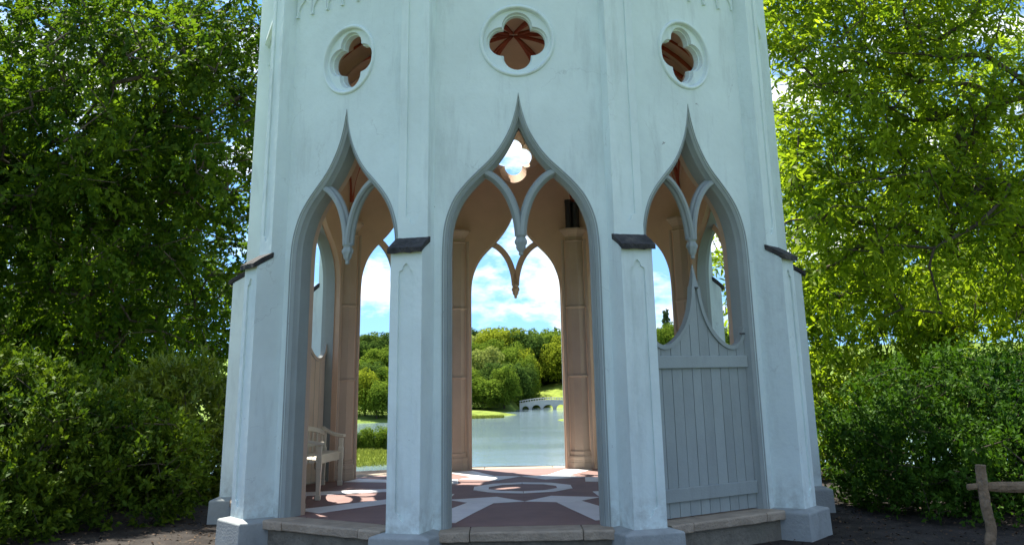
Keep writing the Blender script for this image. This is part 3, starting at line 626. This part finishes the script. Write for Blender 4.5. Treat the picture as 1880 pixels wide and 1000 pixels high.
big_tree('sweet_chestnut_tree', 'sunlit yellow-green tree with long narrow leaves to the right of the temple', (10.4, 6.6, GZ), [(10.1, 6.3, 1.6), (9.3, 5.6, 3.4), (8.6, 5.2, 5.0)],
         [((8.6, 4.6, 6.2), (4.6, 1.9, 4.2)), ((6.4, 3.8, 4.2), (2.4, 1.6, 2.8)), ((10.6, 4.6, 4.0), (3.4, 1.6, 2.8)), ((6.4, 4.2, 8.0), (2.6, 1.6, 2.2)), ((5.3, 8.0, 4.2), (1.5, 1.3, 3.0)), ((5.3, 5.2, 7.2), (1.5, 1.3, 2.6)), ((5.2, 4.6, 3.6), (1.2, 1.2, 2.4)), ((4.9, 6.8, 3.2), (1.1, 1.0, 2.4))],
         820, 65, .165, .055, .20, 'leaf_sweet', 21, rejR, 6, .0062, .45, .24, .35)
big_tree('oak_tree', 'dark broad tree with crooked limbs reaching over the left of the temple', (-9.9, 5.2, GZ), [(-9.8, 5.0, 2.0), (-9.5, 4.8, 4.0), (-9.2, 4.8, 5.6)],
         [((-8.6, 4.8, 6.4), (4.4, 2.6, 4.0)), ((-6.9, 3.8, 5.2), (2.4, 1.8, 2.6)), ((-7.0, 5.0, 3.2), (2.8, 1.6, 2.4)), ((-10.6, 4.4, 4.0), (3.0, 2.0, 2.6)), ((-5.7, 6.0, 6.2), (1.7, 1.5, 3.4)), ((-5.0, 4.8, 7.6), (1.2, 1.2, 1.7))],  # last crown lobe added to shade the temple floor on the left
         1200, 78, .11, .066, .24, 'leaf_oak', 33, rejL, 4, .006, .46, .34, .3)
big_tree('beech_tree', 'dark leafy tree standing behind the left tree', (-12.5, 13.0, GZ-.4), [(-12.4, 13, 3.0), (-12.0, 12.8, 6.0)],
         [((-11.2, 12.6, 6.5), (5.2, 3.6, 5.6)), ((-9.0, 12.0, 3.8), (3.0, 2.6, 3.2))],
         1000, 52, .12, .08, .26, 'leaf_oak', 41, rejL, 4, .007, .46, .34, .3)
big_tree('ash_tree', 'yellow-green tree filling the gap behind the narrow-leaved tree', (13.5, 13.5, GZ-.4), [(13.4, 13.4, 3.0), (13.0, 13.2, 5.5)],
         [((12.2, 13.0, 5.6), (5.4, 3.4, 5.0)), ((9.4, 12.4, 3.2), (3.2, 2.4, 2.8))],
         900, 52, .15, .065, .26, 'leaf_sweet', 47, rejR, 4, .007, .46, .3, .3)

def shrub(name, label, base, blobs, n_att, per, ln, wd, spread, m, seed, reject=None, up=0.5, shell=.72, pts=4, cat='shrub'):
    g = np.random.default_rng(seed); att = crown_points(blobs, n_att, seed, shell, reject); c = np.array([base[0], base[1], GZ+.1])
    cen = np.array([b_[0] for b_ in blobs]); rr = np.array([b_[1] for b_ in blobs])
    t = empty(name, (base[0], base[1], GZ), label, cat); nodes, par, tips = grow((base[0], base[1], GZ-.05), [(base[0], base[1], GZ+.35)], att[::4], seed, .05, .3)
    link('stem', limb_mesh('stem', nodes, par, tips, .003, .42, .05), t)
    k = np.repeat(np.arange(len(att)), per); A = att[k]
    j = np.argmin(np.linalg.norm((A[:, None]-cen)/rr, axis=2), axis=1); out = unit((A-cen[j])/rr[j]**2); out[:, 2] += up; out = unit(out)
    sprig = unit(out[::per]+g.normal(0, .45, (len(att), 3)))[np.arange(len(att)).repeat(per)]
    pos = A+sprig*(g.random(len(A))[:, None]*spread*2.4-spread*.6)+g.normal(0, spread*.33, A.shape)
    d = unit(sprig*.8+g.normal(0, .6, A.shape)); nr = unit(np.array([0, 0, .8])+out*.5+g.normal(0, .6, A.shape)); s = g.uniform(.7, 1.25, len(A))
    keep = pos[:, 2] > GZ+.02
    if reject is not None: keep &= ~reject(pos)
    V, F = leaves(pos[keep], d[keep], nr[keep], (ln*s)[keep], (wd*s)[keep], pts)
    link('foliage', fast_mesh('foliage', V, F, m), t)['kind'] = 'stuff'; return t
near_b = lambda p: (np.hypot(p[:, 0], p[:, 1]) < 3.95)
shrub('clipped_box_bush', 'dense dark green clipped bush beside the right buttress behind the rail fence', (6.0, 0.4), [((6.0, .4, .35), (2.15, 1.7, 1.25)), ((7.6, .2, .5), (2.0, 1.6, 1.2)), ((5.0, .2, .1), (1.25, 1.2, .85)), ((6.3, -1.0, -.05), (2.1, 1.1, .85)), ((8.2, -.9, .0), (1.6, 1.1, .9))],
      5600, 19, .064, .036, .078, 'leaf_box', 51, near_b, .45, .58)
shrub('spreading_shrub', 'broad shrub with yellow-green shoots at the far left foot of the dark tree', (-6.6, -.4), [((-6.5, -.3, .55), (1.7, 1.5, 1.15)), ((-5.2, .3, .2), (1.3, 1.2, .9)), ((-7.9, .2, .6), (1.5, 1.4, 1.3)), ((-6.5, -1.4, -.02), (1.4, .9, .8))],
      4300, 18, .085, .040, .08, 'leaf_shrub', 61, near_b, .7, .74)
shrub('laurel_shrub', 'glossy laurel with pointed upright leaves next to the left buttress', (-5.0, 2.4), [((-5.0, 2.4, .55), (.95, 1.0, 1.15)), ((-5.9, 2.6, .3), (1.2, 1.0, 1.0))],
      1700, 18, .115, .036, .09, 'leaf_laurel', 71, near_b, .8, .62, 6)
big_tree('yew_tree', 'low dark evergreen behind the left shrubs with branches to the ground', (-8.2, 8.6, GZ-.1), [(-8.2, 8.6, 1.2), (-8.1, 8.6, 2.6)],
         [((-8.0, 8.4, 1.9), (3.4, 1.6, 2.2)), ((-11.5, 8.8, 2.2), (3.0, 1.6, 2.6))], 900, 52, .11, .065, .22, 'leaf_oak', 91, lambda p: near_temple(p) | (p[:, 0] > -0.212*(p[:, 1]+13.7)) | (p[:, 2] < 0), 4, .006, .45, .22, .3)
shrub('sunlit_shrub', 'bright yellow-green shrub rising behind the clipped bush', (8.0, 7.0), [((6.6, 7.0, 1.4), (1.9, 1.1, 2.0)), ((9.8, 7.3, 1.5), (2.3, 1.1, 2.1)), ((5.1, 3.7, .5), (.95, .8, 1.35))],
      2600, 18, .14, .046, .12, 'leaf_sweet', 81, lambda p: near_b(p) | (p[:, 0] < 0.183*(p[:, 1]+13.7)), .9, .55, 6)

# ---------------------------------------------------------------- bridge across the lake
br = empty('arched_bridge', (13.2, 323, LAKE), 'pale low bridge of five arches across the far end of the lake', 'bridge')
def deck(x): return -7.75+0.95*(1-((x-13.2)/9.6)**2)
xs = np.linspace(3.8, 22.6, 40); arches = [(5.6, 1.0), (8.9, 1.35), (13.2-.65, 1.55), (16.4, 1.35), (19.8, 1.1)]
b = MB(); out = [(x, deck(x)) for x in reversed(xs)]; low = [(3.8, LAKE-.6)]
for cx, hw in arches:
    low += [(cx-hw, LAKE-.6), (cx-hw, LAKE+.15)]+[(cx-hw*math.cos(math.pi*j/12), LAKE+.15+min(1.25, hw*.95)*math.sin(math.pi*j/12)) for j in range(1, 12)]+[(cx+hw, LAKE+.15), (cx+hw, LAKE-.6)]
low += [(22.6, LAKE-.6)]
b.plate(low+out, [], 321.6, 324.4); link('arch_body', b.mesh('arch_body', 'bridge_paint'), br)
for y in (321.55, 324.35):
    b = MB(); b.rings([[(x, y-.08, deck(x)+.62), (x, y+.08, deck(x)+.62), (x, y+.08, deck(x)+.78), (x, y-.08, deck(x)+.78)] for x in xs], True, True, True); link('handrail', b.mesh('handrail', 'bridge_paint'), br)
    b = MB(); b.rings([[(x, y-.10, deck(x)-.06), (x, y+.10, deck(x)-.06), (x, y+.10, deck(x)+.08), (x, y-.10, deck(x)+.08)] for x in xs], True, True, True); link('string_course', b.mesh('string_course', 'bridge_paint'), br)
    b = MB(); b.box(-.07, .07, y-.06, y+.06, 0, .64); PB = b.mesh('baluster', 'bridge_paint')
    for x in np.linspace(4.0, 22.4, 24): link('baluster', PB, br, (float(x), 0, float(deck(x))))

# ---------------------------------------------------------------- trees beyond the lake
def far_proto(seed, n=9500, conifer=False):
    g = np.random.default_rng(seed)
    if conifer:
        t = g.random(n)**.75; a = g.random(n)*6.283; rr = (.03+.30*t)*np.sqrt(g.uniform(.25, 1, n))*(.75+.25*np.sin(t*40)); p = np.stack([rr*np.cos(a), rr*np.sin(a), 1-t*.9], 1); out = unit(np.stack([np.cos(a), np.sin(a), np.full(n, .3)], 1)); sz = .05
    else:
        nb = 70; u = unit(g.normal(size=(nb, 3))); u[:, 2] = u[:, 2]*.9; c = np.array([0, 0, .44])+u*np.array([.34, .34, .40])*g.uniform(.35, 1.08, (nb, 1)); r = g.uniform(.07, .19, nb)*(1.15-.5*np.clip(c[:, 2]-.5, 0, 1))
        k = g.choice(nb, n, p=r**2/np.sum(r**2)); v = unit(g.normal(size=(n, 3))); v[:, 2] = np.where(g.random(n) < .6, np.abs(v[:, 2]), v[:, 2]); p = c[k]+v*r[k][:, None]*g.uniform(.78, 1.06, (n, 1)); out = v; sz = .030
        p[:, 2] = np.maximum(p[:, 2], .02+.1*g.random(n))
    d = unit(np.cross(out, g.normal(size=(n, 3)))); nr = unit(out+np.array([0, 0, .35])+g.normal(0, .6, (n, 3))); s = g.uniform(.6, 1.3, n)
    V, F = leaves(p, d, nr, sz*s*1.3, sz*s, 4, .0); me = fast_mesh('crown', V, F, 'far_mid')
    b = MB(); b.tube([(0, 0, -.12), (0, 0, .2), (.01, 0, .5)] if not conifer else [(0, 0, -.05), (0, 0, .5), (0, 0, .98)], [.03, .022, .012] if not conifer else [.02, .012, .003], 7); return me, b.mesh('trunk', 'bark')
PRO = [far_proto(100+i) for i in range(6)]; CON = far_proto(200, 900, True)
COLN = {'y': ('far_yellow', 'bright yellow-green tree'), 'm': ('far_mid', 'mid-green tree'), 'd': ('far_dark', 'dark green tree'), 'p': ('far_pale', 'pale grey-green tree'), 'c': ('far_conifer', 'slender dark conifer')}
FAR = [(-7.2,312,0.6,11.8,'m'),(-0.9,314,3.9,7.4,'m'),(4.3,338,4.6,10.0,'d'),(13.0,394,4.6,10.0,'m'),(20.6,388,5.2,9.4,'d'),(-6.5,336,10.3,12.4,'p'),(-12.1,340,8.2,10.7,'p'),(1.0,352,8.6,10.9,'m'),(6.6,358,10.0,10.1,'y'),(17.6,392,12.2,12.1,'m'),(13.4,388,8.4,10.5,'m'),(-1.8,385,18.4,19.3,'y'),(-10.1,392,16.9,12.4,'p'),(7.2,380,16.5,14.0,'d'),(14.6,390,17.6,12.3,'m'),(19.9,375,14.6,11.8,'y'),(4.1,410,20.3,12.9,'y'),(-15.1,430,20.2,10.1,'d'),(-9.0,440,19.4,10.4,'d'),(20.5,430,18.3,13.5,'d'),(12.5,425,19.7,11.2,'m'),(27.5,400,15.4,12.6,'d'),(-3.5,322,6.0,10.0,'d'),(-12.5,316,3.5,10.0,'m'),(0.8,330,5.5,8.5,'d'),(5.6,348,6.5,8.0,'m'),(3.0,365,12.5,12.0,'m'),(8.0,384,13.4,11.5,'y'),(-4.5,362,13.5,12.0,'m'),(-12.0,365,12.5,13.0,'m'),(22.8,382,9.5,11.0,'m'),(24.5,392,12.5,11.0,'y'),(9.0,402,17.8,12.0,'d'),(-5.5,412,18.8,13.0,'m'),(16.8,412,18.2,12.0,'m'),(24.5,418,17.5,12.0,'m'),
       (-35.8,262,4.1,8.6,'y'),(-42.8,266,6.2,9.0,'y'),(-32.3,258,1.1,8.4,'m'),(-28.0,264,2.6,9.0,'m'),(-41.6,330,10.4,12.1,'m'),(-49.1,340,11.8,12.5,'d'),(-36.1,335,10.7,12.3,'m'),(-54.7,395,16.5,12.4,'d'),(-50.2,400,17.8,12.6,'m'),(-43.8,390,16.2,12.3,'d'),(-38.6,400,16.4,12.6,'m'),(-59.1,390,15.3,12.3,'m'),(-65.6,380,14.7,15.9,'m'),(-46,290,7.5,11,'m'),(-38,296,6.5,11,'d'),(-31,292,6.0,10,'m'),
       (51.3,330,16.6,8.8,'m'),(57.0,335,16.0,10.7,'d'),(47.8,340,15.4,10.8,'m'),(30.5,360,15.0,11.4,'m'),(36.7,365,15.1,11.5,'d'),(43.2,355,15.0,11.2,'m'),(39.4,250,8.3,8.0,'d'),(35.3,255,6.5,8.2,'m'),(45.1,255,6.4,8.2,'m'),(27.8,345,8.2,10.4,'d'),(33,300,9,10,'m'),
       (-20.5,304,3.5,10.5,'m'),(-26.5,300,4.5,11,'d'),(-18.5,350,9.5,12,'m'),(-24.5,346,10,12,'y'),(-31,352,11,12,'m'),(-21,384,16,13,'d'),(-28,392,16.5,13,'m'),(-16.5,398,17,12,'m'),(-34,396,16.5,12,'d'),(-22.5,425,19,13,'m'),(-64,300,7,12,'m'),(-73,345,12,14,'d'),(-80,388,16,15,'m'),(-58,345,11.5,12,'m'),(66,338,14.5,12,'m'),(76,345,15,13,'d'),(64,300,9,12,'m'),(56,262,6,10,'d'),(21.3,445,18.6,7.0,'c'),(53.7,345,18.9,9.0,'c')]
def where(x, y):
    r = x/(y+13.7)                              # which opening or buttress the tree lines up with from the path
    side = 'left of the left arch' if r < -.158 else 'through the left arch' if r < -.115 else 'behind the left buttress' if r < -.05 else 'through the middle arch' if r < .045 else 'behind the right buttress' if r < .12 else 'through the right arch' if r < .155 else 'beyond the right arch'
    band = 'by the lake edge' if y < 330 else ('halfway up the hill' if y < 376 else 'on the far crest')
    return band+' '+side
def rank(a):
    same = sorted(q[0]/(q[1]+13.7) for q in FAR if q[4] == a[4] and where(q[0], q[1]) == where(a[0], a[1])); k, n = same.index(a[0]/(a[1]+13.7)), len(same)
    if n == 1: return ''
    return 'leftmost ' if k == 0 else 'rightmost ' if k == n-1 else 'middle ' if n == 3 else ('second', 'third', 'fourth', 'fifth', 'sixth', 'seventh', 'eighth', 'ninth', 'tenth')[k-1]+'-from-left '
def far_tree(x, y, top, wd, c, i):
    lab_key = (x, y, top, wd, c); top += 1.6 if y > 330 else 0.6
    gz = float(ground_h(x, y))+(0.26*float(np.clip(x-7, 0, 14))*float(smooth(334, 374, y)) if y < 392 and 4 < x < 40 else 0); gz = max(gz, LAKE); h = max(top-gz, wd*.75); me, tr = CON if c == 'c' else PRO[i % 6]; k = (h/0.98, h/1.0)
    nm = {'c': 'conifer_tree'}.get(c, 'broadleaf_tree'); m, lab = COLN[c]; label = rank(lab_key)+lab+' '+where(x, y)
    t = empty(nm, (x, y, gz), label, 'tree', 'trees '+where(x, y)); t.rotation_euler = (0, 0, (i*2.399) % 6.28)
    for n_, q in (('crown', me), ('trunk', tr)):
        o = bpy.data.objects.new(n_, q); COL.objects.link(o); o.parent = t; ws = wd*(1.4 if c != 'c' else 1.6); o.scale = (ws*(1+.16*math.sin(i*2.1)), ws*(1+.16*math.cos(i*1.3)), h*(1.0+.04*math.sin(i)))
        if n_ == 'crown': o['kind'] = 'stuff'; o.material_slots[0].link = 'OBJECT'; o.material_slots[0].material = MATS[m]
for i, a in enumerate(FAR): far_tree(*a, i)
# waterside bushes on the island and along the banks
def far_bush(x, y, h, wd, c, i, label, z=None):
    me, tr = PRO[i % 6]; z = LAKE if z is None else z; t = empty('waterside_bush', (x, y, z), label, 'bush', 'bushes at the water'); t.rotation_euler = (0, 0, i*1.7)
    o = bpy.data.objects.new('foliage', me); COL.objects.link(o); o.parent = t; o.scale = (wd*1.2, wd*1.2, h); o['kind'] = 'stuff'; o.material_slots[0].link = 'OBJECT'; o.material_slots[0].material = MATS[COLN[c][0]]
BUSHL = ['dark bush on the lawn island through the left arch, left of the middle', 'mid-green bush at the middle of the row on the lawn island', 'tallest mid-green bush on the lawn island through the left arch', 'dark bush at the right end of the row on the lawn island', 'mid-green bush at the left end of the row on the lawn island']
for i, (x, y, h, wd, c) in enumerate([(-23.0, 147.5, 4.0, 3.4, 'd'), (-20.7, 148, 4.4, 3.6, 'm'), (-18.5, 148, 4.9, 3.8, 'm'), (-16.2, 147, 4.4, 3.6, 'd'), (-25.3, 147, 4.2, 3.4, 'm')]):
    far_bush(x, y, h, wd, c, i, BUSHL[i], LAKE-.35)
for i, (x, y, h, wd, c) in enumerate([(4.6, 336, 2.4, 4.0, 'm'), (8.0, 338, 2.2, 4.0, 'd'), (11.5, 341, 2.4, 4.5, 'd')]):
    far_bush(x, y, h, wd, c, i+3, ('leftmost', 'middle', 'rightmost')[i]+' of three low bushes on the far bank behind the bridge', float(ground_h(x, y)))
# reeds along the near edge of the far bank
g = np.random.default_rng(5); n = 2600; a = g.random(n)*6.283; q = np.sqrt(g.uniform(.3, 1, n)); p = np.stack([-9+8.2*q*np.cos(a), 267+3.3*q*np.sin(a), np.full(n, LAKE)], 1)
V, F = leaves(p, unit(np.array([0, 0, 1.])+g.normal(0, .25, (n, 3))), g.normal(size=(n, 3)), g.uniform(.4, .85, n), g.uniform(.10, .22, n))
g2 = np.random.default_rng(15); n2 = 9000; a2 = g2.random(n2)*6.283; q2 = np.sqrt(g2.uniform(0, 1, n2)); p2 = np.stack([-21+11.0*q2*np.cos(a2), 139+15.2*q2*np.sin(a2), LAKE-.45+1.05*np.sin((1-q2)*math.pi/2)], 1)
V2, F2_ = leaves(p2, unit(np.array([0, 0, 1.])+g2.normal(0, .35, (n2, 3))), g2.normal(size=(n2, 3)), g2.uniform(.25, .75, n2), g2.uniform(.08, .2, n2))
tag(link('grass_tufts', fast_mesh('grass_tufts', V2, F2_, 'reed')), 'tufts of long yellow-green grass on the lawn island', 'grass', None, 'stuff')
tag(link('reeds', fast_mesh('reeds', V, F, 'reed')), 'tufts of yellow-green reeds at the edge of the lake', 'reeds', None, 'stuff')
# fallen leaves and crumbs on the soil round the temple
n = 5000; a = g.random(n)*6.283; q = g.uniform(3.75, 8.5, n); p = np.stack([q*np.sin(a), -np.abs(q*np.cos(a))+1.0, np.full(n, GZ+.012)], 1)
V, F = leaves(p, np.stack([g.normal(size=n), g.normal(size=n), g.normal(0, .2, n)], 1), np.array([0, 0, 1.])+g.normal(0, .35, (n, 3)), g.uniform(.02, .06, n), g.uniform(.012, .03, n))
tag(link('leaf_litter', fast_mesh('leaf_litter', V, F, 'dead_leaf')), 'brown fallen leaves scattered over the dark soil', 'leaf litter', None, 'stuff')
